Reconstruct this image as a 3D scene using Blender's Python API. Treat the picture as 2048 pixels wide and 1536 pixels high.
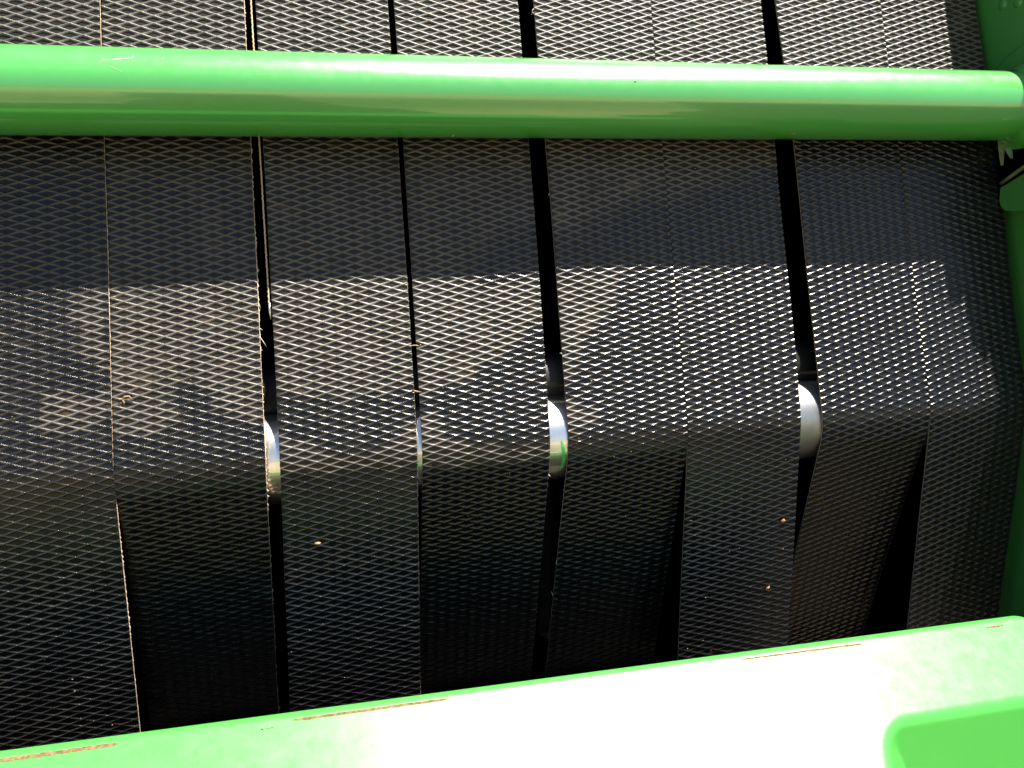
import bpy, bmesh, math, random
import numpy as np
from mathutils import Vector, Matrix

random.seed(7); rng = np.random.default_rng(7)
for o in list(bpy.data.objects):
    bpy.data.objects.remove(o)
S = bpy.context.scene
COL = S.collection
CAMH = 1.5                      # height of the lens above the ground, metres

# ------------------------------------------------------------------ camera
cam = bpy.data.cameras.new('camera'); camo = bpy.data.objects.new('camera', cam); COL.objects.link(camo)
cam.sensor_fit = 'HORIZONTAL'; cam.sensor_width = 36.0; cam.lens = 1650 / 2048 * 36
cam.clip_start = 0.02; cam.clip_end = 6000
cr, cu, cf = (0.97503859, -0.2212403, -0.01877438), (0.05826483, 0.17335318, 0.98313472), (0.21425442, 0.95968818, -0.18191657)
camo.matrix_world = Matrix(((cr[0], cu[0], -cf[0], 0), (cr[1], cu[1], -cf[1], 0), (cr[2], cu[2], -cf[2], CAMH), (0, 0, 0, 1)))
cam.dof.use_dof = True; cam.dof.focus_distance = 1.17; cam.dof.aperture_fstop = 14
S.camera = camo

# ------------------------------------------------------------------ sky, sun, exposure
SUN = Vector((0.30, -0.19, 0.934)).normalized()
elev = math.asin(SUN.z); azim = math.atan2(SUN.x, SUN.y)
W = bpy.data.worlds.new('World'); S.world = W; W.use_nodes = True
nt = W.node_tree; bg = nt.nodes['Background']
sky = nt.nodes.new('ShaderNodeTexSky'); sky.sky_type = 'NISHITA'; sky.sun_disc = False
sky.sun_elevation = elev; sky.sun_rotation = azim; sky.air_density = 1.0; sky.dust_density = 1.0; sky.ozone_density = 2.5
nt.links.new(sky.outputs[0], bg.inputs[0]); bg.inputs[1].default_value = 0.05
sl = bpy.data.lights.new('sun', 'SUN'); sl.energy = 5.0; sl.angle = math.radians(0.53); sl.color = (1.0, 0.955, 0.89)
so = bpy.data.objects.new('sun', sl); COL.objects.link(so)
so.rotation_euler = SUN.to_track_quat('Z', 'Y').to_euler(); so.location = (0, 0, 6)
S.view_settings.view_transform = 'Standard'; S.view_settings.look = 'None'
S.view_settings.gamma = 1.0; S.view_settings.exposure = 1.9; S.view_settings.use_curve_mapping = False
S.cycles.max_bounces = 8; S.cycles.use_denoising = False if False else S.cycles.use_denoising

# ------------------------------------------------------------------ helpers
def mm(x, y, z):                # machine millimetres (lens = origin) -> scene metres
    return Vector((x / 1000, y / 1000, z / 1000 + CAMH))

def tag(o, label=None, cat=None, group=None, kind=None):
    if label: o['label'] = label
    if cat: o['category'] = cat
    if group: o['group'] = group
    if kind: o['kind'] = kind
    return o

def link(name, me, mats, parent=None, smooth=True):
    me.name = name
    for m in (mats if isinstance(mats, (list, tuple)) else [mats]):
        me.materials.append(m)
    o = bpy.data.objects.new(name, me); COL.objects.link(o)
    if parent is not None:
        o.parent = parent; o.matrix_parent_inverse = Matrix.Translation(-parent.location)
    if smooth:
        me.polygons.foreach_set('use_smooth', [True] * len(me.polygons))
    return o

def empty(name, loc=(0, 0, 0)):
    o = bpy.data.objects.new(name, None); o.location = loc; o.empty_display_size = 0.05; COL.objects.link(o)
    return o

def mesh(verts, faces):
    me = bpy.data.meshes.new('m'); me.from_pydata([tuple(v) for v in verts], [], [tuple(f) for f in faces]); me.update()
    return me

def grid_mesh(P, closed=False):
    """P: array (n, m, 3)"""
    n, m = P.shape[:2]; P = P.reshape(-1, 3); F = []
    for i in range(n - 1):
        for j in range(m - (0 if closed else 1)):
            k = (j + 1) % m
            F.append((i * m + j, i * m + k, (i + 1) * m + k, (i + 1) * m + j))
    return mesh(P, F)

def lathe_x(prof, n=64):
    """prof: list of (x, r) round the X axis through the origin"""
    P = np.zeros((len(prof), n, 3)); a = np.linspace(0, 2 * np.pi, n, endpoint=False)
    for i, (x, r) in enumerate(prof):
        P[i, :, 0] = x; P[i, :, 1] = r * np.cos(a); P[i, :, 2] = r * np.sin(a)
    return grid_mesh(P, True)

def tube(path, radii, n=8):
    """swept round bar with capped ends"""
    path = [Vector(p) for p in path]; V = []; F = []
    if not isinstance(radii, (list, tuple)): radii = [radii] * len(path)
    for i, p in enumerate(path):
        t = (path[min(i + 1, len(path) - 1)] - path[max(i - 1, 0)]).normalized()
        u = t.cross(Vector((0.31, 0.9, 0.2))).normalized(); v = t.cross(u)
        for k in range(n):
            a = 2 * math.pi * k / n
            V.append(p + (u * math.cos(a) + v * math.sin(a)) * radii[i])
    for i in range(len(path) - 1):
        for k in range(n):
            F.append((i * n + k, i * n + (k + 1) % n, (i + 1) * n + (k + 1) % n, (i + 1) * n + k))
    F.append(tuple(range(n))[::-1]); F.append(tuple(range((len(path) - 1) * n, len(path) * n)))
    return mesh(V, F)

# ------------------------------------------------------------------ materials
def new_mat(name):
    m = bpy.data.materials.new(name); m.use_nodes = True
    N = m.node_tree.nodes; L = m.node_tree.links
    return m, N, L, N['Principled BSDF']

def noise(N, L, scale, detail=3.0, rough=0.55, coord='Object', vec=None):
    t = N.new('ShaderNodeTexNoise'); t.inputs['Scale'].default_value = scale
    t.inputs['Detail'].default_value = detail; t.inputs['Roughness'].default_value = rough
    if vec is None:
        c = N.new('ShaderNodeTexCoord'); vec = c.outputs[coord]
    L.new(vec, t.inputs['Vector'])
    return t.outputs['Fac']

def ramp(N, L, fac, stops):
    r = N.new('ShaderNodeValToRGB'); e = r.color_ramp.elements
    while len(e) < len(stops): e.new(0.5)
    for q, (p, c) in zip(e, stops):
        q.position = p; q.color = (c, c, c, 1) if isinstance(c, (int, float)) else (*c, 1)
    L.new(fac, r.inputs[0]); return r.outputs[0]

def math_(N, L, op, a, b=None, clamp=False):
    t = N.new('ShaderNodeMath'); t.operation = op; t.use_clamp = clamp
    for i, v in enumerate((a, b)):
        if v is None: continue
        if isinstance(v, (int, float)): t.inputs[i].default_value = v
        else: L.new(v, t.inputs[i])
    return t.outputs[0]

def mixc(N, L, fac, a, b):
    t = N.new('ShaderNodeMix'); t.data_type = 'RGBA'
    if isinstance(fac, (int, float)): t.inputs[0].default_value = fac
    else: L.new(fac, t.inputs[0])
    for i, v in ((6, a), (7, b)):
        if isinstance(v, tuple): t.inputs[i].default_value = (*v, 1)
        else: L.new(v, t.inputs[i])
    return t.outputs[2]

def mixf(N, L, fac, a, b):
    t = N.new('ShaderNodeMix'); t.data_type = 'FLOAT'
    L.new(fac, t.inputs[0])
    for i, v in ((2, a), (3, b)):
        if isinstance(v, (int, float)): t.inputs[i].default_value = v
        else: L.new(v, t.inputs[i])
    return t.outputs[0]

def bump(N, L, p, h, strength, dist):
    b = N.new('ShaderNodeBump'); b.inputs['Strength'].default_value = strength; b.inputs['Distance'].default_value = dist
    L.new(h, b.inputs['Height']); L.new(b.outputs[0], p.inputs['Normal'])

def attr(N, name):
    a = N.new('ShaderNodeAttribute'); a.attribute_name = name; return a.outputs['Fac']

# belt rubber: black, with dry chaff dust (vertex attribute 'dust') pale on the worn ridge crests, dimmed for shade under the bar ('crest')
RUB, N, L, p = new_mat('belt_rubber')
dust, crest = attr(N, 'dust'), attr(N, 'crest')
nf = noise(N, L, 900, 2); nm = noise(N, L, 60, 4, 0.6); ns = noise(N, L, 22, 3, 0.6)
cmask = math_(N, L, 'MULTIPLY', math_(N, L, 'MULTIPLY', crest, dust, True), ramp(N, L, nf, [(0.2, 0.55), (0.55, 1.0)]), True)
worn = noise(N, L, 31, 4, 0.65)
cmask = math_(N, L, 'MULTIPLY', cmask, ramp(N, L, worn, [(0.30, 0.45), (0.50, 1.0)]), True)
patch = math_(N, L, 'MULTIPLY', ramp(N, L, ns, [(0.56, 0.0), (0.72, 1.0)]), dust, True)
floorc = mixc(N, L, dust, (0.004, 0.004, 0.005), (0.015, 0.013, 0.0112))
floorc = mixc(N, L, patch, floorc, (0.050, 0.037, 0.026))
crestc = mixc(N, L, ramp(N, L, nm, [(0.3, 0.0), (0.7, 1.0)]), (0.080, 0.068, 0.054), (0.056, 0.048, 0.039))
L.new(mixc(N, L, cmask, floorc, crestc), p.inputs['Base Color'])
rclean = ramp(N, L, nm, [(0.3, 0.19), (0.7, 0.31)])
L.new(mixf(N, L, cmask, mixf(N, L, dust, rclean, 0.36), 0.52), p.inputs['Roughness'])
p.inputs['Specular Tint'].default_value = (1.0, 0.95, 0.87, 1)
L.new(mixf(N, L, cmask, mixf(N, L, dust, mixf(N, L, crest, 0.34, 0.66), 0.24), 0.98), p.inputs['Specular IOR Level'])
nb = math_(N, L, 'MULTIPLY', noise(N, L, 800, 3), math_(N, L, 'MULTIPLY_ADD', crest, 0.8))
nb.node.inputs[1].links[0].from_node.inputs[2].default_value = 0.2
bump(N, L, p, nb, 0.48, 0.0006)
bn = [n_ for n_ in N if n_.bl_idname == 'ShaderNodeBump'][0]
L.new(math_(N, L, 'ADD', math_(N, L, 'MULTIPLY', attr(N, 'scuff'), 0.5), 0.46), bn.inputs['Strength'])

def edge_mat(name, c1, c2):
    m, N, L, p = new_mat(name)
    f = noise(N, L, 700, 3)
    L.new(mixc(N, L, ramp(N, L, f, [(0.3, 0.0), (0.7, 1.0)]), c1, c2), p.inputs['Base Color'])
    p.inputs['Roughness'].default_value = 0.95; p.inputs['Specular IOR Level'].default_value = 0.1
    return m
FRAY = edge_mat('frayed_fabric', (0.62, 0.47, 0.30), (0.42, 0.30, 0.18))
DIRTY = edge_mat('dirty_fabric', (0.26, 0.205, 0.14), (0.10, 0.08, 0.055))
THREAD = edge_mat('loose_thread', (0.66, 0.60, 0.48), (0.50, 0.42, 0.30))

BACKING, N, L, p = new_mat('plain_rubber')
p.inputs['Base Color'].default_value = (0.008, 0.008, 0.008, 1); p.inputs['Roughness'].default_value = 0.6

def paint(name, base, dirt, rough=0.33, coat=0.6, bumpy=0.0, smear=0.0, spec=0.5, cior=1.5):
    m, N, L, p = new_mat(name)
    n1 = noise(N, L, 7, 4, 0.6); nlow = noise(N, L, 9, 3, 0.5); n2 = noise(N, L, 420, 2, 0.5); n3 = noise(N, L, 60, 5, 0.7)
    c = mixc(N, L, ramp(N, L, n1, [(0.35, 0.0), (0.75, 0.35)]), base, tuple(v * 1.15 for v in base))
    c = mixc(N, L, ramp(N, L, n3, [(0.62, 0.0), (0.80, 0.22)]), c, dirt)
    L.new(c, p.inputs['Base Color'])
    L.new(ramp(N, L, n3, [(0.3, max(0.05, rough - 0.05 - smear)), (0.75, rough + 0.06 + smear)]), p.inputs['Roughness'])
    p.inputs['Coat IOR'].default_value = cior; p.inputs['Coat Weight'].default_value = coat; p.inputs['Coat Roughness'].default_value = 0.06
    p.inputs['Specular IOR Level'].default_value = spec
    if bumpy: bump(N, L, p, noise(N, L, 30, 3), bumpy, 0.002)
    else:
        h = math_(N, L, 'ADD', math_(N, L, 'MULTIPLY', n2, 0.03), math_(N, L, 'MULTIPLY', nlow, 0.6))
        bump(N, L, p, h, 0.10, 0.004)
    return m
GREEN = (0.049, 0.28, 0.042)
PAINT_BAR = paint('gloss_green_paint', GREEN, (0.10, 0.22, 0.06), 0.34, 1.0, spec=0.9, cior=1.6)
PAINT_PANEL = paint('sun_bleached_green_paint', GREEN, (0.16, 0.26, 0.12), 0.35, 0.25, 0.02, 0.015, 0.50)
PAINT_WALL_SHADED = paint('shaded_green_paint', (0.038, 0.175, 0.034), (0.05, 0.13, 0.04), 0.38, 0.3)  # machine green painted darker for the shade on this side

STEEL, N, L, p = new_mat('polished_steel')
c = N.new('ShaderNodeTexCoord'); mp = N.new('ShaderNodeMapping'); mp.inputs['Scale'].default_value = (140, 6, 6)
L.new(c.outputs['Object'], mp.inputs['Vector'])
st = noise(N, L, 1.0, 4, 0.6, vec=mp.outputs[0])
L.new(mixc(N, L, ramp(N, L, st, [(0.35, 0.0), (0.75, 0.6)]), (0.70, 0.69, 0.67), (0.54, 0.49, 0.42)), p.inputs['Base Color'])
p.inputs['Metallic'].default_value = 1.0
L.new(ramp(N, L, st, [(0.3, 0.46), (0.8, 0.54)]), p.inputs['Roughness'])
p.inputs['Anisotropic'].default_value = 0.6; p.inputs['Anisotropic Rotation'].default_value = 0.25
tg = N.new('ShaderNodeTangent'); tg.direction_type = 'RADIAL'; tg.axis = 'X'; L.new(tg.outputs[0], p.inputs['Tangent'])
p.inputs['Coat Weight'].default_value = 1.0; p.inputs['Coat Roughness'].default_value = 0.04; p.inputs['Coat IOR'].default_value = 2.7

def plain(name, col, rough=0.6, metal=0.0, nscale=40, var=0.3, spec=0.4):
    m, N, L, p = new_mat(name)
    f = noise(N, L, nscale, 4)
    L.new(mixc(N, L, ramp(N, L, f, [(0.3, 0.0), (0.7, 1.0)]), tuple(v * (1 - var) for v in col), tuple(min(1, v * (1 + var)) for v in col)), p.inputs['Base Color'])
    p.inputs['Roughness'].default_value = rough; p.inputs['Metallic'].default_value = metal
    p.inputs['Specular IOR Level'].default_value = spec
    return m
BLACK_AND_SHADE = plain('black_and_shade', (0.0006, 0.0006, 0.0006), 0.9, spec=0.0)  # near zero, so linings, recess and skirt hold shade in their colour
DARKROLL = plain('worn_black_roller', (0.010, 0.0095, 0.009), 0.55, 0.0, 200)
RUST = plain('bare_rusty_edge', (0.135, 0.085, 0.046), 0.95, 0.0, 260, 0.45, 0.02)
SCRATCH = plain('scratched_paint', (0.22, 0.42, 0.19), 0.6, 0.0, 300)
CHAFF = plain('dry_chaff', (0.28, 0.18, 0.09), 0.9, 0.0, 300, 0.4)
CHAFFD = plain('orange_chaff', (0.24, 0.12, 0.045), 0.9, 0.0, 300, 0.35)
OLIVE = plain('olive_bar', (0.12, 0.15, 0.06), 0.5, 0.0, 100)
PALE = plain('pale_overspray', (0.16, 0.27, 0.15), 0.55, 0.0, 100)
STREAK = plain('green_streak_tone', (0.05, 0.33, 0.06), 0.4, 0.0, 100)

GROUND, N, L, p = new_mat('dry_grass_ground')
g1 = noise(N, L, 0.12, 5, 0.6); g2 = noise(N, L, 6, 5, 0.7)
gc = mixc(N, L, ramp(N, L, g2, [(0.3, 0.0), (0.7, 1.0)]), (0.26, 0.205, 0.11), (0.38, 0.30, 0.175))
gc = mixc(N, L, ramp(N, L, g1, [(0.52, 0.0), (0.62, 0.7)]), gc, (0.05, 0.07, 0.025))
L.new(gc, p.inputs['Base Color']); p.inputs['Roughness'].default_value = 0.95; p.inputs['Specular IOR Level'].default_value = 0.1

# ------------------------------------------------------------------ ground
R = 2500.0
g = link('ground', mesh([(-R, -R, 0), (R, -R, 0), (R, R, 0), (-R, R, 0)], [(0, 1, 2, 3)]), GROUND)
tag(g, 'dry tan grass ground below the baler, seen only in reflections', None, None, 'structure')

DARK_PAD = plain('dark_pad', (0.035, 0.030, 0.024), 0.95, 0.0, 5, 0.4, 0.05)  # dark pad added, outlined to shape reflections in bar and belts
ctl = [(-1.3, -.8), (-.66, -1.0), (-1.1, -3.2), (-2.4, -9.5), (-.4, -9.8), (-.1, -3.4), (.05, -1.6), (.35, -.45), (.53, .35), (1.0, .28), (1.9, -1.3),
       (4.6, -8.5), (12, -8.5), (12, 6.2), (-4.2, 6.0), (-4.0, -.4)]
pp = []
for k, (x1, y1) in enumerate(ctl):
    x2, y2 = ctl[(k + 1) % len(ctl)]; n = max(2, int(math.hypot(x2 - x1, y2 - y1) / .22)); amp = min(.10, .06 * n * .22)
    for q in range(n):
        u = q / n; pp.append((x1 + (x2 - x1) * u + random.uniform(-amp, amp), y1 + (y2 - y1) * u + random.uniform(-amp, amp), 0.004))
g = link('reflection_pad', mesh(pp, [tuple(range(len(pp)))]), DARK_PAD)
tag(g, 'unseen dark ground pad added to darken reflections in the bar and belts', None, None, 'structure')

# ------------------------------------------------------------------ belt path
PIV = np.array([1116.1, -292.8])                 # (y, z) mm where the flat runs meet
TH_U = math.radians(-16.5516); RHO = 115.0; S0 = 16.0
UP = np.array([0.284879, 0.958564])

def path(s, th_l):
    """s (mm, + up the belt, - down past the roller) -> point (y, z), normal (y, z) towards the viewer"""
    s = np.asarray(s, float); out = np.zeros(s.shape + (2,)); nor = np.zeros_like(out)
    la = RHO * (th_l - TH_U)
    C = PIV + UP * S0 + RHO * np.array([math.cos(TH_U), math.sin(TH_U)])
    up = s >= S0
    out[up] = PIV + UP * s[up][..., None]; nor[up] = (-math.cos(TH_U), -math.sin(TH_U))
    d = S0 - s
    arc = (~up) & (d <= la); th = TH_U + d / RHO
    out[arc] = (C + RHO * np.stack([-np.cos(th), -np.sin(th)], -1))[arc]; nor[arc] = np.stack([-np.cos(th), -np.sin(th)], -1)[arc]
    lo = (~up) & (d > la)
    e = C + RHO * np.array([-math.cos(th_l), -math.sin(th_l)])
    out[lo] = (e + np.array([math.sin(th_l), -math.cos(th_l)]) * (d - la)[..., None])[lo]; nor[lo] = (-math.cos(th_l), -math.sin(th_l))
    return out, nor, C

# edge curves: x(mm) = a s^2 + b s + c above the roller, c + m s' below it
EDGE = {'01': ([-2.3e-6, 6.18e-3, -280.0], -0.0175, -0.0314), '1r': ([-6.7e-7, 4.48e-3, -91.4], 0, -0.0403),
        '2l': ([-4.66e-6, 2.5e-3, -72.3], -0.0312, 0), '2r': ([-1.51e-5, 1.317e-2, 112.0], -0.0221, 0),
        '3l': ([-1.13e-5, 1.362e-2, 119.6], 0, -0.020), '3r': ([-1.548e-5, 2.107e-2, 304.5], 0, -0.0207),
        '4l': ([-4.2e-6, 9.4e-3, 332.6], 0, -0.0281), '45': ([1.306e-5, 6.0e-3, 518.6], -0.0067, -0.0151),
        '5r': ([3.7e-7, 2.09e-2, 707.7], 0.0049, 0), '6l': ([-1.45e-5, 1.63e-2, 745.0], 0, 0.0162),
        '67': ([1.53e-5, 6.5e-4, 938.2], -0.0046, -0.016), '7r': ([-2.0e-5, 3.35e-2, 1120.0], -0.0022, 0)}
def edge_x(key, s, near, off):
    q, mn, mf = EDGE[key]; m = mn if near else mf
    s = np.asarray(s, float); sp = np.maximum(s, 0)
    return q[0] * sp * sp + q[1] * sp + q[2] + m * np.maximum(-s, 0) + off

# dusty patches left dry on each belt: polygons of (x mm, s mm)
DUST = {0: [[(-280,240),(-319,233),(-329,198),(-309,184),(-327,165),(-295,131),(-279,127)],[(-279,110),(-296,98),(-323,103),(-355,118),(-364,96),(-373,74),(-369,56),(-348,51),(-311,55),(-279,74)]],
 1: [[(-286,449),(-76,450),(-75,407),(-80,244),(-86,45),(-121,56),(-146,72),(-161,99),(-185,110),(-200,104),(-209,86),(-199,66),(-209,52),(-237,43),(-298,42)]],
 2: [[(-89,450),(148,452),(122,79),(94,87),(73,75),(43,81),(18,71),(-15,81),(-42,81),(-81,90)],[(-83,36),(-45,19),(3,-1),(34,0),(64,4),(90,23),(126,38),(122,-27),(19,-24),(-48,-24),(-87,-27)]],
 3: [[(119,452),(321,453),(325,329),(262,300),(224,293),(202,246),(219,225),(317,238),(311,171),(287,156),(240,120),(198,95),(164,83),(139,70),(113,62)],[(112,45),(131,49),(154,15),(187,-1),(230,-12),(293,-14),(312,-9),(313,-34),(216,-32),(109,-32)]],
 4: [[(321,453),(542,454),(531,354),(486,351),(428,336),(394,313),(346,300),(323,299)],[(314,239),(440,236),(420,197),(400,168),(367,145),(358,113),(342,74),(310,68)],[(309,54),(353,46),(382,27),(373,14),(349,13),(342,2),(304,6)]],
 5: [[(505,454),(727,456),(724,431),(708,406),(666,390),(604,374),(569,358),(526,341),(493,341)]]}
def poly_sd(poly, X, Y):
    """signed distance, + inside"""
    inside = np.zeros(X.shape, bool); dmin = np.full(X.shape, 1e9); n = len(poly)
    for i in range(n):
        x1, y1 = poly[i]; x2, y2 = poly[(i + 1) % n]
        c = ((y1 > Y) != (y2 > Y)) & (X < (x2 - x1) * (Y - y1) / ((y2 - y1) or 1e-9) + x1); inside ^= c
        dx, dy = x2 - x1, y2 - y1; t = np.clip(((X - x1) * dx + (Y - y1) * dy) / (dx * dx + dy * dy), 0, 1)
        dmin = np.minimum(dmin, np.hypot(X - x1 - t * dx, Y - y1 - t * dy))
    return np.where(inside, dmin, -dmin)
def dust_and_shade(b, X, Sv, wob):
    d = np.full(X.shape, -50.0)
    for poly in DUST.get(b, []):
        d = np.maximum(d, poly_sd(poly, X, Sv))
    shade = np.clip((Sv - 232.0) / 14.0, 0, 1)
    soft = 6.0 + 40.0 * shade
    shade_dim = 1 - shade * (1 - {1: 0.4, 2: 0.65, 3: 0.62, 4: 0.95, 5: 0.8}.get(b, 0.25))  # dust dimmed inside the bar's shadow band, shade put into the colour
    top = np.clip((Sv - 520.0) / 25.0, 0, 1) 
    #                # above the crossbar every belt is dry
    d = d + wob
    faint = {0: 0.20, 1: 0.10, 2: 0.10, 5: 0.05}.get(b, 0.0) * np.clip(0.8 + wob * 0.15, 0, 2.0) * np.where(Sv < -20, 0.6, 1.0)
    return np.maximum(np.maximum(np.clip(0.5 + d / soft, 0, 1) * shade_dim, faint), top)

CW, CH, RH = 33.0, 11.0, 1.9                     # diamond width and height, ridge height (mm)
FR = [0.0, 0.060, 0.195, 0.805, 0.940]
STOP, SBOT, WID = 902.0, -500.0, 187.0
def prof(f):
    f = f % 1.0; f = np.minimum(f, 1 - f)
    return np.interp(f, [0, 0.06, 0.195], [1.0, 0.86, 0.0])

def tread_flat(phase):
    """one flat lattice sheet of raised diamond ridges, cut to the belt's outline: verts (x, s), faces"""
    n0 = int((STOP - SBOT) / CH) + 10; K = len(FR)
    fr = np.array(FR)
    ps = np.concatenate([i + fr for i in range(n0 + 1)]); qs = np.concatenate([-n0 + i + fr for i in range(n0 + 10)])
    # p = x/CW + y/CH ; q = x/CW - y/CH
    cells = []
    for i in range(n0):
        for j in range(n0 + 9):
            pc, qc = i + .5, -n0 + j + .5
            x = (pc + qc) * CW / 2; y = (pc - qc) * CH / 2
            if -20 < x < WID + 20 and -8 < y < STOP - SBOT + 8: cells.append((i, j))
    cells = np.array(cells); a = np.arange(K); A, B = np.meshgrid(a, a, indexing='ij')
    I = (cells[:, 0, None] * K + A.ravel()[None]).ravel(); J = (cells[:, 1, None] * K + B.ravel()[None]).ravel()
    nq = len(qs)
    quads = np.stack([I * nq + J, (I + 1) * nq + J, (I + 1) * nq + J + 1, I * nq + J + 1], 1)
    isfloor = np.tile(((A == 2) & (B == 2)).ravel(), len(cells))
    u, inv = np.unique(quads, return_inverse=True); quads = inv.reshape(-1, 4)
    pi, qi = ps[u // nq], qs[u % nq]
    V = np.stack([(pi + qi) * CW / 2, (pi - qi) * CH / 2, np.zeros(len(u))], 1)
    bm = bmesh.new()
    vs = [bm.verts.new(v) for v in V.tolist()]
    for f, fl in zip(quads.tolist(), isfloor.tolist()):
        bf = bm.faces.new((vs[f[0]], vs[f[1]], vs[f[2]], vs[f[3]])); bf.material_index = 1 if fl else 0
    for co, no in (((0, 0, 0), (-1, 0, 0)), ((WID, 0, 0), (1, 0, 0)), ((0, 0, 0), (0, -1, 0)), ((0, STOP - SBOT, 0), (0, 1, 0))):
        bmesh.ops.bisect_plane(bm, geom=bm.verts[:] + bm.edges[:] + bm.faces[:], plane_co=co, plane_no=no, clear_outer=True, dist=1e-5)
    bm.verts.index_update(); bm.faces.ensure_lookup_table()
    Vf = np.array([v.co[:2] for v in bm.verts]); F = [[v.index for v in f.verts] for f in bm.faces]; fl = [f.material_index == 1 for f in bm.faces]
    bm.free()
    return Vf, F, fl
VF, FF, FLOORF = tread_flat(0)
HF = np.maximum(prof(VF[:, 0] / CW + VF[:, 1] / CH), prof(VF[:, 0] / CW - VF[:, 1] / CH))

def smooth_noise(x, y, sx, sy, seed):
    r = np.random.default_rng(seed); tot = 0
    for k in range(6):
        a, b, c = r.normal(), r.normal(), r.uniform(0, 6.28)
        tot = tot + np.sin(x / sx * (1 + .6 * a) + y / sy * (1 + .6 * b) * (1 if k % 2 else -1) + c)
    return tot / 2.5

def make_belt(i, lk, rk, lo, ro, near, th, depth, label, lf, rf, lmat, rmat):
    root = empty('rubber_belt', mm(0, PIV[0], PIV[1]))
    tag(root, label, 'belt', 'flat rubber belts side by side across the opening')
    t = VF[:, 0] / WID; s = VF[:, 1] + SBOT + rng.uniform(0, 0)
    def place(t, s, h):
        xl, xr = edge_x(lk, s, near, lo), edge_x(rk, s, near, ro)
        P, Nn, _ = path(s, th)
        sag = depth + 1.6 * smooth_noise(s, t * 60, 130, 60, 50 + i)
        off = h + sag
        return np.stack([xl + (xr - xl) * t, P[..., 0] + Nn[..., 0] * off, P[..., 1] + Nn[..., 1] * off], -1)
    # wander of the crests: moulded rubber is never perfectly even
    hh = RH * HF * (1 + 0.12 * smooth_noise(VF[:, 0], VF[:, 1], 9, 7, 9 + i)) - RH
    V = place(t, s, hh); V[:, 2] += CAMH * 1000
    me = mesh(V / 1000, FF)
    me.polygons.foreach_set('use_smooth', [not f for f in FLOORF])
    X = V[:, 0]
    wob = 4.0 * smooth_noise(X, s, 11, 9, 21 + i) + rng.normal(0, 2.0, len(X))
    d = dust_and_shade(i, X, s, wob)
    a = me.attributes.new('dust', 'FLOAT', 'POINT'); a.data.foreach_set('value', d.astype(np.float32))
    a = me.attributes.new('crest', 'FLOAT', 'POINT'); a.data.foreach_set('value', np.clip((HF - 0.35) / 0.45, 0, 1).astype(np.float32))
    a = me.attributes.new('scuff', 'FLOAT', 'POINT'); a.data.foreach_set('value', np.full(len(X), {0: 1.0, 1: .75, 2: .3}.get(i, 0.0), np.float32))
    o = link('diamond_tread', me, RUB, root, smooth=False); o['kind'] = 'stuff'
    # back face
    ss = np.linspace(SBOT, STOP, 160)
    B = np.stack([place(np.full(160, 0.0), ss, np.full(160, -4.6)), place(np.full(160, 1.0), ss, np.full(160, -4.6))], 1); B[..., 2] += CAMH * 1000
    link('backing', grid_mesh(B / 1000), BACKING, root)
    # side edges: rubber lip, frayed fabric ply, rubber
    ss = np.arange(SBOT, STOP, 1.7); n = len(ss)
    for side, fr, fm in ((0.0, lf, lmat), (1.0, rf, rmat)):
        sg = -1 if side == 0 else 1
        jag = np.clip(rng.gamma(1.2, 0.5, n), 0, 3.0) * fr + fr * 0.5
        jag = jag * np.clip(0.85 + 0.5 * smooth_noise(ss, ss * 0, 70, 50, 80 + i), 0.15, 1.8)
        rows = []
        for h, k in ((-RH * 0.6, 0.0), (-RH * 0.9, 0.25), (-1.8, 1.0), (-3.2, 0.9), (-3.9, 0.2), (-4.6, 0.0)):
            Q = place(np.full(n, side), ss, np.full(n, h)); Q[:, 0] += sg * (jag * k + rng.uniform(0, 0.12, n)); rows.append(Q)
        E = np.stack(rows, 1); E[..., 2] += CAMH * 1000
        me = grid_mesh(E / 1000)
        e = link('frayed_edge', me, [BACKING, fm], root)
        idx = np.array([0, 1, 1, 1, 0] * (n - 1)); me.polygons.foreach_set('material_index', idx)
    return root, place

def thread(root, place, side, s0, pts, rad=0.45):
    sg = -1 if side == 0 else 1
    base = place(np.array([side]), np.array([float(s0)]), np.array([-2.0]))[0]
    P = [mm(*base)] + [mm(base[0] + sg * dx, base[1] - dy, base[2] + dz) for dx, dy, dz in pts]
    link('loose_thread', tube(P, [rad / 1000] * (len(P) - 1) + [rad / 2000], 5), THREAD, root)

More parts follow.
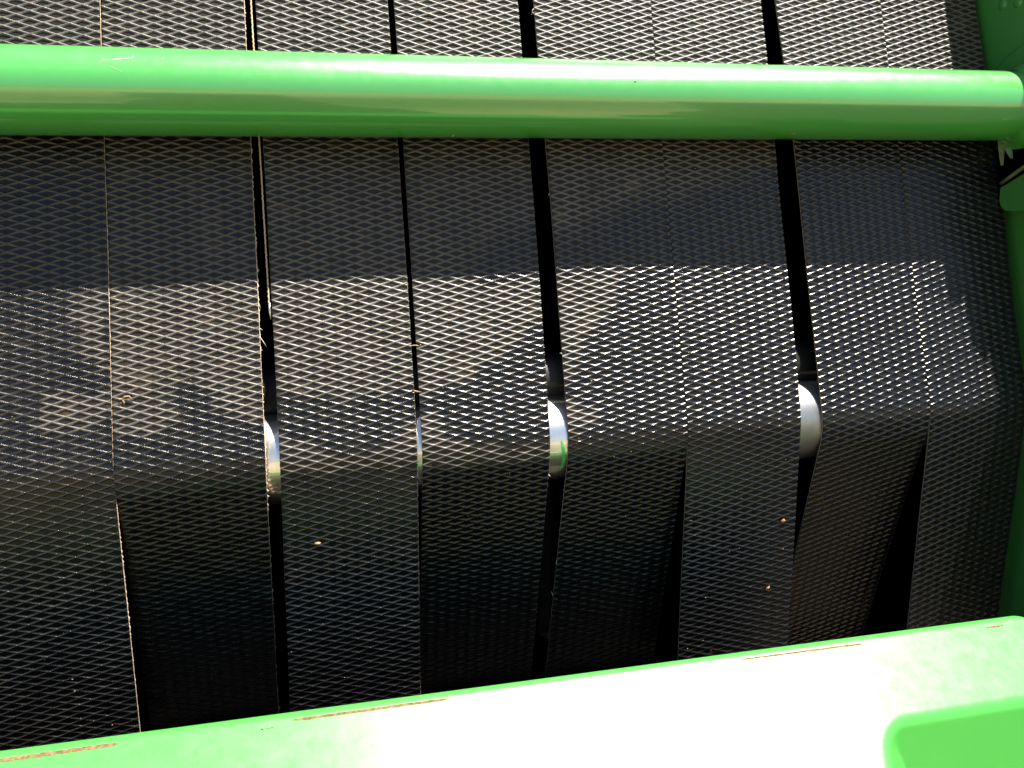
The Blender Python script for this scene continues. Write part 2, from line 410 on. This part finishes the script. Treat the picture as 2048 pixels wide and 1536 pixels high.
NEAR, FAR, FAR6 = math.radians(2.19), math.radians(14.43), math.radians(16.5)
BELTS = [
 (0, '01', '01', -187.0, -0.5, True, NEAR, 0.0, 'leftmost belt, cut off by the photo edge, tan frayed lower right edge', 0.2, 0.55, DIRTY, FRAY),
 (1, '01', '1r', 0.9, 0, False, FAR, 0.0, 'second belt from the left, thickly frayed tan right edge beside the cord', 0.2, 1.05, DIRTY, FRAY),
 (2, '2l', '2r', 0, 0, True, NEAR, 0.3, 'belt right of the frayed cord, broadly dusty, one tan flake low down', 0.25, 0.30, DIRTY, DIRTY),
 (3, '3l', '3r', 0, 0, False, FAR, -0.4, 'belt whose dust patch is cut by a clean dark wedge on its right side', 0.3, 0.3, DIRTY, DIRTY),
 (4, '4l', '45', 0, -0.6, False, FAR, 0.2, 'belt with a frayed left edge and brown dusty cells under the bar', 0.55, 0.2, DIRTY, DIRTY),
 (5, '45', '5r', 0.6, 0, True, NEAR, 0.0, 'clean belt with two orange chaff flakes on its lower run', 0.25, 0.15, DIRTY, DIRTY),
 (6, '6l', '67', 0, -0.6, False, FAR6, 0.0, 'second belt from the right, its lower run set back behind both neighbours', 0.3, 0.2, DIRTY, DIRTY),
 (7, '67', '7r', 0.6, 0, True, NEAR, 0.2, 'rightmost belt beside the green side plate, its right strip in shadow', 0.2, 0.2, DIRTY, DIRTY),
]
built = [make_belt(*b) for b in BELTS]
r1, p1 = built[1]
for s0, pts in ((167, [(2, 1, -4), (5, 2, -9), (8, 2, -15)]), (178, [(2, 0, -2), (4, 1, -3)]), (214, [(2, 0, -6), (2.5, 0, -11)]), (150, [(1.5, 1, -3), (3, 1, -3)]),
                (560, [(2, 1, -3), (3, 1, -6)]), (95, [(2, 0, 2), (3, 1, 1)]), (300, [(1.5, 0, -3), (2.5, 0, -5)])):
    thread(r1, p1, 1.0, s0, pts)
r4, p4 = built[4]
for s0, pts in ((655, [(3, 1, -3), (4, 1, -10)]), (645, [(3, 1, 3), (5, 1, 2)]), (120, [(2, 1, 2), (4, 1, 1)]), (-215, [(2, 1, -4), (1.5, 1, -9)]), (-285, [(2, 1, 3), (3, 1, 8)]), (360, [(2, 1, 1), (3, 0, -1)])):
    thread(r4, p4, 0.0, s0, pts)
r3, p3 = built[3]
for s0, pts in ((100, [(1.5, 1, 3), (2, 1, 5)]), (-60, [(2, 1, -2), (3, 1, -3)])):
    thread(r3, p3, 1.0, s0, pts)

# ------------------------------------------------------------------ rollers and chamber behind the belts
RC = PIV + UP * 4.0 + 74.0 * np.array([math.cos(TH_U), math.sin(TH_U)])     # roller axis, just behind the bend
RR = 67.8
r = empty('steel_roller', mm(300, RC[0], RC[1]))
tag(r, 'polished steel roller glinting in the gaps where the belts bend', 'roller')
me = lathe_x([(-0.83, 0.0), (-0.83, .055), (-0.826, RR / 1000), (0.832, RR / 1000), (0.835, .055), (0.835, 0.0)], 96)
for v in me.vertices: v.co += r.location
link('drum', me, STEEL, r)
me = lathe_x([(-0.86, 0.0), (-0.86, .02), (0.842, .02), (0.842, 0.0)], 24)
for v in me.vertices: v.co += r.location
link('shaft', me, BLACK_AND_SHADE, r)
c1122 = mm(319, 0, 0)
# a curved green streak down the roller in the middle gap
V = []; F = []
for k in range(13):
    u = k / 12; th = math.radians(-8 + 44 * u); x = 322 + 4 * math.sin(u * 3.0) - 9 * max(0, u - .7) ; w = 1.2 + 1.6 * math.sin(min(1, u * 1.2) * math.pi) if k not in (0, 12) else 0.5
    for q in (-1, 1):
        V.append(mm(x + q * w, RC[0] - (RR + .5) * math.cos(th), RC[1] - (RR + .5) * math.sin(th)))
for k in range(12): F.append((2 * k, 2 * k + 1, 2 * k + 3, 2 * k + 2))
link('green_streak', mesh(V, F), STREAK, r)

ic = PIV + UP * 92 + np.array([0.9586, -0.2849]) * 62
r = empty('idler_roller', mm(300, ic[0], ic[1]))
tag(r, 'dark idler roller deep in the gaps just above the polished roller', 'roller')
pr = [(-0.8, 0.0), (-0.8, .037), (0.83, .037), (0.83, 0.0)]
me = lathe_x(pr, 32)
for v in me.vertices: v.co += r.location
link('drum', me, DARKROLL, r)

def band(pts, x0, x1, name, mat, parent=None):
    P = np.array([[tuple(mm(x, y, z)) for x in (x0, x1)] for y, z in pts])
    return link(name, grid_mesh(P), mat, parent, smooth=False)
ch = empty('bale_chamber', mm(300, 1500, -200))
tag(ch, 'bale chamber with shade in its black lining, seen through the gaps between belts', 'bale chamber')
band([(1382, 590), (1500, 590), (1560, 100), (1560, -500), (1500, -800), (1160, -800)], -620, 1150, 'chamber_lining', BLACK_AND_SHADE, ch)

sp = [PIV + UP * 900 + np.array([.03, 0]) * 1000, PIV + UP * 20 + np.array([30, 0]), np.array([1165, -500]), np.array([1165, -800]), np.array([1560, -800]), np.array([1500, 590])]
link('end_lining', mesh([mm(1150.0, *q) for q in sp], [tuple(range(len(sp)))]), BLACK_AND_SHADE, ch, smooth=False)

link('end_lining', mesh([mm(-500, *q) for q in sp], [tuple(range(len(sp)))]), BLACK_AND_SHADE, ch, smooth=False)

# ------------------------------------------------------------------ frayed cord in the second gap, bright stand-in for a sunlit inner belt edge
cp = empty('inner_edge_standin', mm(-77, 1180, 0))
tag(cp, 'tan frayed cord hanging in the gap between second and third belts', 'strand')
pts = []
V = []; F = []
cs = np.arange(212, 895, 1.5); n = len(cs)
for k, s in enumerate(cs):
    q = PIV + UP * s; nn = np.array([-0.9586, 0.2849])
    x = -76.2 - 3.2 * (s - 212) / 440 + 0.25 * math.sin(s * .9) + rng.normal(0, .12)
    hw = 0.85 + 0.35 * abs(math.sin(s * 0.8)) + rng.uniform(0, .3)
    c = q + nn * -7
    for a in range(6):
        an = a * math.pi / 3 + s * 0.5
        V.append(mm(x + hw * math.cos(an), c[0] + 1.1 * math.sin(an) * nn[0], c[1] + 1.1 * math.sin(an) * nn[1]))
for k in range(n - 1):
    for a in range(6):
        F.append((k * 6 + a, k * 6 + (a + 1) % 6, (k + 1) * 6 + (a + 1) % 6, (k + 1) * 6 + a))
link('edge_strand', mesh(V, F), FRAY, cp)
q = PIV + UP * 213 + np.array([0.9586, -0.2849]) * 7; q2 = PIV + UP * 190 + np.array([0.9586, -0.2849]) * 8
link('glint_bit', tube([mm(-75.6, q[0], q[1]), mm(-75.4, (q[0] * .6 + q2[0] * .4), (q[1] * .6 + q2[1] * .4)), mm(-75.2, q2[0], q2[1])], [.002, .0022, .0012], 10), STEEL, cp)  # shiny bit added to make the glint at the lower end

# ------------------------------------------------------------------ green crossbar
AX = (1191.0, 185.0); TR = 54.0
bar = empty('green_crossbar', mm(300, *AX))
tag(bar, 'glossy green tubular crossbar spanning the belts near the top', 'crossbar')
prf = [(-1.0, 0.0), (-1.0, TR / 1000)] + [(-1.0 + 2.1 * k / 60, TR / 1000) for k in range(1, 60)] + [(1.108, TR / 1000)]
me = lathe_x(prf, 128)
for v in me.vertices: v.co += Vector((0, bar.location.y, bar.location.z))
link('tube', me, PAINT_BAR, bar)
cprof = []
for k in range(13):
    u = k / 12; cprof.append((1.098 + 0.034 * u, (TR + 0.4 + 15 * u * u) / 1000))
me = lathe_x(cprof + [(1.1335, 0.0)], 96)
for v in me.vertices: v.co += Vector((0, bar.location.y, bar.location.z))
link('weld_collar', me, PAINT_BAR, bar)
def on_bar(x, ang, lift=0.25):
    a = math.radians(ang); return mm(x, AX[0] - (TR + lift) * math.cos(a), AX[1] + (TR + lift) * math.sin(a))
def bar_mark(x, ang, dx, dang, w, mat, name):
    V = []; F = []; n = 7
    for k in range(n):
        u = k / (n - 1); ww = w * (0.3 + math.sin(math.pi * u)) * random.uniform(.6, 1.3)
        for q in (-1, 1): V.append(on_bar(x + dx * u + random.uniform(-.5, .5) + (0 if abs(dx) > 2 else q * ww), ang + dang * u + (q * ww * 1.06 if abs(dx) > 2 else 0)))
    for k in range(n - 1): F.append((2 * k, 2 * k + 1, 2 * k + 3, 2 * k + 2))
    link(name, mesh(V, F), mat, bar)
for a in ((-251, 33, 38, 6, .7, SCRATCH, 'scratch'), (-240, 24, 14, -7, .5, SCRATCH, 'scratch'), (-215, 38, 1, 6, .6, SCRATCH, 'scratch'), (-249, 32, 1, 4, .8, SCRATCH, 'scratch'), (-180, 38, 1, 3, .5, SCRATCH, 'scratch'),
          (330, 25, 1, 3, .4, SCRATCH, 'scratch'), (352, 21, 1, 2, .4, SCRATCH, 'scratch'), (300, 23, 1, 2, .3, SCRATCH, 'scratch'), (640, 30, 3, -1, .4, SCRATCH, 'scratch')):
    bar_mark(*a)

# ------------------------------------------------------------------ green side plate on the right
WX = 1152.0
wall = empty('green_side_plate', mm(WX, 1200, -200))
tag(wall, 'green steel side plate along the right edge, its shade painted in, with flange and rivets', 'side plate')
NU = np.array([-0.958564, 0.284879])
fr = [(1000, 128), (940, 130), (700, 150), (585, 176), (480, 172), (470, 158), (300, 140), (60, 132), (-60, 150), (-150, 330), (-560, 350)]
front = [PIV + UP * s + NU * (h - 13) for s, h in fr]
back = [np.array([1640, -800]), np.array([1640, 900])]
poly = front + back; nP = len(poly)
V = [mm(WX, *q) for q in poly] + [mm(WX + 10, *q) for q in poly]
F = [tuple(range(nP))[::-1], tuple(range(nP, 2 * nP))] + [(k, (k + 1) % nP, nP + (k + 1) % nP, nP + k) for k in range(nP)]
link('plate', mesh(V, F), PAINT_WALL_SHADED, wall, smooth=False)
def wall_disc(y, z, rad, th, name, mat, dome=0.0, n=48):
    prof_ = [(-th, 0.0), (-th + dome * 0.05, rad * .35), (-th + dome * .35, rad * .75), (-th + dome, rad * .97), (-th + dome + .0006, rad), (0, rad)]
    me = lathe_x(prof_, n); c = mm(WX - .3, y, z)
    for v in me.vertices: v.co += c
    return link(name, me, mat, wall)
wall_disc(1191, 185, .105, .008, 'flange', PAINT_WALL_SHADED)
wall_disc(1225, 330, .150, .004, 'doubler_plate', PAINT_WALL_SHADED)
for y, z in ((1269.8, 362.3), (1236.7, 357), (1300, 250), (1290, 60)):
    wall_disc(y, z, .010, .007, 'rivet', PAINT_WALL_SHADED, .004, 20)
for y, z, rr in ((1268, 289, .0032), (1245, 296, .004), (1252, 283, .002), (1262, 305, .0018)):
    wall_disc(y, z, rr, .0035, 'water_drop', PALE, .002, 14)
# bracket under the bar's end: black sheet for the recess shade, two pale paint tongues, olive bar, rounded boss
def wpoly(pts, x0, x1, name, mat):
    n = len(pts); V = [mm(x0, *q) for q in pts] + [mm(x1, *q) for q in pts]
    F = [tuple(range(n)), tuple(range(n, 2 * n))[::-1]] + [(k, (k + 1) % n, n + (k + 1) % n, n + k) for k in range(n)]
    return link(name, mesh(V, F), mat, wall, smooth=False)
wpoly([(1236, 146), (1232, 60), (1214, 60), (1140, 96), (1128, 150)], 1129.5, 1136, 'recess_shade_sheet', BLACK_AND_SHADE)  # black sheet painting the darkness of an opening
def tongue(p0, p1, w, name):
    y0, z0 = p0; y1, z1 = p1; pts = []
    for k in range(9):
        u = k / 8; pts.append((y0 + (y1 - y0) * u - w * (1 - .8 * u * u), z0 + (z1 - z0) * u))
    for k in range(8, -1, -1):
        u = k / 8; pts.append((y0 + (y1 - y0) * u + w * (1 - .8 * u * u), z0 + (z1 - z0) * u))
    wpoly(pts, 1126.5, 1129, name, PALE)
tongue((1227, 146), (1219, 94), 6.5, 'bracket_tab'); tongue((1213, 128), (1200, 104), 6.5, 'bracket_tab')
link('support_bar', tube([mm(1127, 1217, 64), mm(1124, 1195, 74), mm(1120, 1150, 95), mm(1118, 1100, 118)], .0032, 8), OLIVE, wall)
bp = []
for k in range(15):
    a = math.pi * (1.0 + 0.5 * k / 14); bp.append((1186 - 26 * math.cos(a), 48 + 26 * math.sin(a) - 0))
wpoly([(1212, 56), (1212, 40)] + [(1188 + 24 * math.cos(math.pi * .0 + 0), 40)][:0] + [(1190 + 22 * math.cos(t), 40 + 22 * math.sin(t)) for t in np.linspace(0, -math.pi / 2, 8)] + [(1090, 18), (1090, 100), (1150, 84)], 1122, 1134, 'rounded_boss', PAINT_WALL_SHADED)
link('lower_rail', tube([mm(1133, 1125, -684), mm(1133, 1100, -676), mm(1133, 1000, -664)], .007, 8), OLIVE, wall)

# ------------------------------------------------------------------ green tailgate panel in the foreground
pan = empty('green_tailgate_panel', mm(250, 760, -520))
tag(pan, 'sunlit green tailgate panel across the bottom, blown white by glare, with rusty edge', 'panel')
TA = math.radians(34.0)
def panel_pt(x, t):
    """t mm down the slope from the bend"""
    bend = 12.0; y0, z0 = 803.0, -486.5 - 0.0060 * (x + 327)
    # rounded right end
    ex = max(0.0, x - 826.0); dr = 30 - math.sqrt(max(0.0, 900 - min(ex, 29.9) ** 2))
    y0 -= dr * .85; z0 -= dr * .55
    if t < 0:                                    # bend and back flange
        a = min(-t / bend, math.radians(96)); rest = max(0.0, -t - bend * math.radians(96))
        ang = TA + 0
        # centre of bend lies under the surface
        cx_, cz_ = y0 + bend * math.sin(TA), z0 - bend * math.cos(TA)
        an = math.pi / 2 + TA - a
        y, z = cx_ + bend * math.cos(an), cz_ + bend * math.sin(an)
        dn = (math.sin(an), -math.cos(an))
        return (x, y + dn[0] * rest, z + dn[1] * rest)
    # step cut into the right end
    y, z = y0 - t * math.cos(TA), z0 - t * math.sin(TA)
    x0 = 578 - 0.45 * (t - 105)
    dx_, dt_ = (x - x0), (t - 97.0)
    rc = 26.0
    if dx_ < rc and dt_ < rc:
        d = rc - math.hypot(rc - dx_, rc - dt_)
        if dx_ < -8 or dt_ < -8: d = min(dx_, dt_)
    else: d = min(dx_, dt_) if dx_ < 60 else dt_
    if dx_ < 40 and d > 0: d = min(d * 1.0, dt_ if dt_ > 0 else d)
    d += 9
    if d > 0:
        rad = 18.0
        dep = rad * (math.cosh(min(d, 14) / rad) - 1) * 1.0 + (max(0, d - 14) * 1.05)
        y += dep * math.sin(TA); z -= dep * math.cos(TA)
    return (x, y, z)
xs = np.unique(np.concatenate([np.linspace(-760, 540, 60), np.linspace(540, 650, 56), np.linspace(650, 820, 32), np.linspace(820, 855.9, 19)]))
ts = np.concatenate([-12 * math.radians(96) - np.array([45, 30, 8, 2, 0.0]), np.linspace(-19.5, 0, 16)[1:], np.linspace(0, 80, 24)[1:], np.linspace(80, 170, 60)[1:], np.linspace(170, 260, 12)[1:]])
P = np.array([[tuple(mm(*panel_pt(x, t))) for t in ts] for x in xs])
link('skin', grid_mesh(P), PAINT_PANEL, pan)
q0 = np.array([panel_pt(x, -12 * math.radians(96) - 46) for x in (-760, 800)])
link('unseen_dark_skirt', mesh([mm(*q0[0]), mm(*q0[1]), mm(q0[1][0], q0[1][1] - 60, -1250), mm(q0[0][0], q0[0][1] - 60, -1250)], [(0, 1, 2, 3)]), BLACK_AND_SHADE, pan, smooth=False)  # unseen black sheet, added so the lower belts reflect dark
def strip(x0, x1, t0, t1, w, name, mat, jit=.5):
    n = max(6, int((x1 - x0) / 4)); V = []; F = []
    for k in range(n + 1):
        u = k / n; e = min(1, u * n / 3, (1 - u) * n / 3) ** .5
        x = x0 + (x1 - x0) * u; tc = t0 + (t1 - t0) * u + random.uniform(-jit, jit) * .3
        for q in (-1, 1):
            y = panel_pt(x, max(tc + q * w * e + random.uniform(-jit, jit) * .5, -1e9)); v = mm(*y)
            v += Vector((0, -math.cos(math.pi / 2 - TA) * .0003, math.sin(math.pi / 2 - TA) * .0003)); V.append(v)
    for k in range(n): F.append((2 * k, 2 * k + 1, 2 * k + 3, 2 * k + 2))
    link(name, mesh(V, F), mat, pan)
strip(-345, -222, 2.0, 1.0, 1.9, 'worn_strip', RUST); strip(-60, 105, 1.2, 1.0, 1.4, 'worn_strip', RUST)
strip(440, 605, 1.4, 2.2, 1.1, 'worn_strip', RUST); strip(775, 803, 3.0, 3.5, 1.3, 'worn_strip', RUST)
strip(-90, -86.5, 6.0, 6.6, .5, 'pen_mark', BLACK_AND_SHADE, .1); strip(-86, -79, 6.3, 6.3, .2, 'pen_mark', BLACK_AND_SHADE, .1); strip(-80, -77, 6.0, 6.4, .4, 'pen_mark', BLACK_AND_SHADE, .1)

# ------------------------------------------------------------------ chaff
def blob(c, nrm, size, asp, ang, mat, label, name='chaff_flake'):
    """small crumpled flake lying on a surface"""
    nrm = Vector(nrm).normalized(); u = nrm.cross(Vector((0, .3, 1))).normalized(); v = nrm.cross(u)
    ca, sa = math.cos(ang), math.sin(ang); u, v = u * ca + v * sa, v * ca - u * sa
    o = c.copy(); V = []; F = []; n = 9
    for lay, (h, sc) in enumerate(((0.0, 1.0), (0.5, 0.8), (0.9, 0.35))):
        for k in range(n):
            a = 2 * math.pi * k / n; rr = size * sc * random.uniform(.65, 1.15)
            V.append(u * rr * math.cos(a) + v * rr * asp * math.sin(a) + nrm * (h * size * .5 * random.uniform(.7, 1.2)))
    for l in range(2):
        for k in range(n): F.append((l * n + k, l * n + (k + 1) % n, (l + 1) * n + (k + 1) % n, (l + 1) * n + k))
    F.append(tuple(range(2 * n, 3 * n)))
    ob = link(name, mesh(V, F), mat); ob.location = o
    return tag(ob, label, 'chaff', 'bits of chaff on the machine')
def belt_pt(b, x, s, h=0.3):
    near, th = BELTS[b][5], BELTS[b][6]; P, Nn, _ = path(np.array([float(s)]), th)
    q = P[0] + Nn[0] * h; return mm(x, q[0], q[1]), (0, Nn[0][0], Nn[0][1])
c, n = belt_pt(5, 686, -166); blob(c, n, .0042, .9, .4, CHAFFD, 'orange chaff flake on the clean sixth belt, the upper of two')
c, n = belt_pt(5, 666, -279); blob(c, n, .0045, .6, .7, CHAFFD, 'orange chaff flake on the clean sixth belt, the lower of two')
c, n = belt_pt(2, -31, -128, -.4); blob(c, n, .0052, .5, 0, CHAFF, 'tan flake lying in a diamond low on the third belt')
c, n = belt_pt(5, 700, -300, 0); 
blob(on_bar(702, -62), (0, -.47, -.88), .0028, .8, .2, CHAFFD, 'brown crumb stuck under the green bar above the widest gap')
blob(on_bar(186, -76), (0, -.24, -.97), .0024, .8, .2, CHAFF, 'tan crumb stuck to the underside of the green bar at mid length')
blob(on_bar(439, 19), (0, -.94, .33), .0016, .9, .2, CHAFF, 'tiny tan speck on the green bar below the white glare')
def twig(name, pts, rad, mat, label):
    P = [Vector(p) for p in pts]; o = P[0].copy()
    ob = link(name, tube([q - o for q in P], rad, 6), mat); ob.location = o
    return tag(ob, label, 'straw', 'bits of straw on the belts')
c, n = belt_pt(1, -266, 90, 1.0); nv = Vector(n)
t = empty('straw_fragment', c); tag(t, 'forked tan straw fragment near the left edge of the second belt', 'straw', 'bits of straw on the belts')
for pts in ([(0, 0, 0), (.0035, -.001, .004), (.009, -.002, .0045), (.013, -.001, -.001)], [(.0005, 0, .002), (.002, -.001, -.004), (.001, 0, -.007)], [(0, 0, .001), (-.004, -.001, .001)]):
    link('stalk', tube([c + Vector(q) for q in pts], [.0009, .0014, .0010, .0005][:len(pts)], 6), CHAFF, t)
c, n = belt_pt(2, -13, 293, 0.8)
twig('straw_bit', [c, c + Vector((-.006, 0, .003)), c + Vector((-.013, .001, .0045))], [.0007, .0006, .0003], CHAFF, 'thin curved straw on the shaded part of the third belt')
c, n = belt_pt(2, 116, 143, -2)
twig('straw_bit', [c + Vector((-.004, 0, 0)), c + Vector((.004, 0, .0005)), c + Vector((.008, 0, -.0005))], .0008, CHAFF, 'short pale straw bridging the gap right of the third belt, the upper of two')
c, n = belt_pt(2, 114, 77, -1)
twig('straw_bit', [c + Vector((-.004, 0, .003)), c + Vector((.003, -.001, .001)), c + Vector((.009, 0, -.0005))], [.0008, .0013, .0006], CHAFF, 'short tan straw bridging the gap right of the third belt, the lower of two')

# fine crumbs of chaff and seed dust, nobody could count them
V = []; F = []
for k in range(420):
    b = random.randrange(8); lk, rk, near, th = BELTS[b][1], BELTS[b][2], BELTS[b][5], BELTS[b][6]
    sv = random.uniform(-420, 560); tt = random.uniform(.02, .98)
    xl, xr = edge_x(lk, sv, near, BELTS[b][3]), edge_x(rk, sv, near, BELTS[b][4])
    c, n = belt_pt(b, float(xl + (xr - xl) * tt), sv, random.choice((-1.5, -1.3, .1)))
    n = Vector(n); u = Vector((1, 0, 0)); v = n.cross(u); r_ = abs(random.gauss(0.00025, .00035)) + .0002; a0 = random.uniform(0, 6.28); st_ = random.uniform(.3, 1)
    base = len(V)
    for q in range(5):
        a = a0 + q * 1.2566; d_ = (u * math.cos(a) + v * math.sin(a) * st_); V.append(c + d_ * r_ * random.uniform(.7, 1.4))
    V.append(c + n * r_ * .8)
    for q in range(5): F.append((base + q, base + (q + 1) % 5, base + 5))
cr_ = link('chaff_dust', mesh(V, F), CHAFF, smooth=False)
tag(cr_, 'fine crumbs of tan chaff scattered over the black belts', None, None, 'stuff')
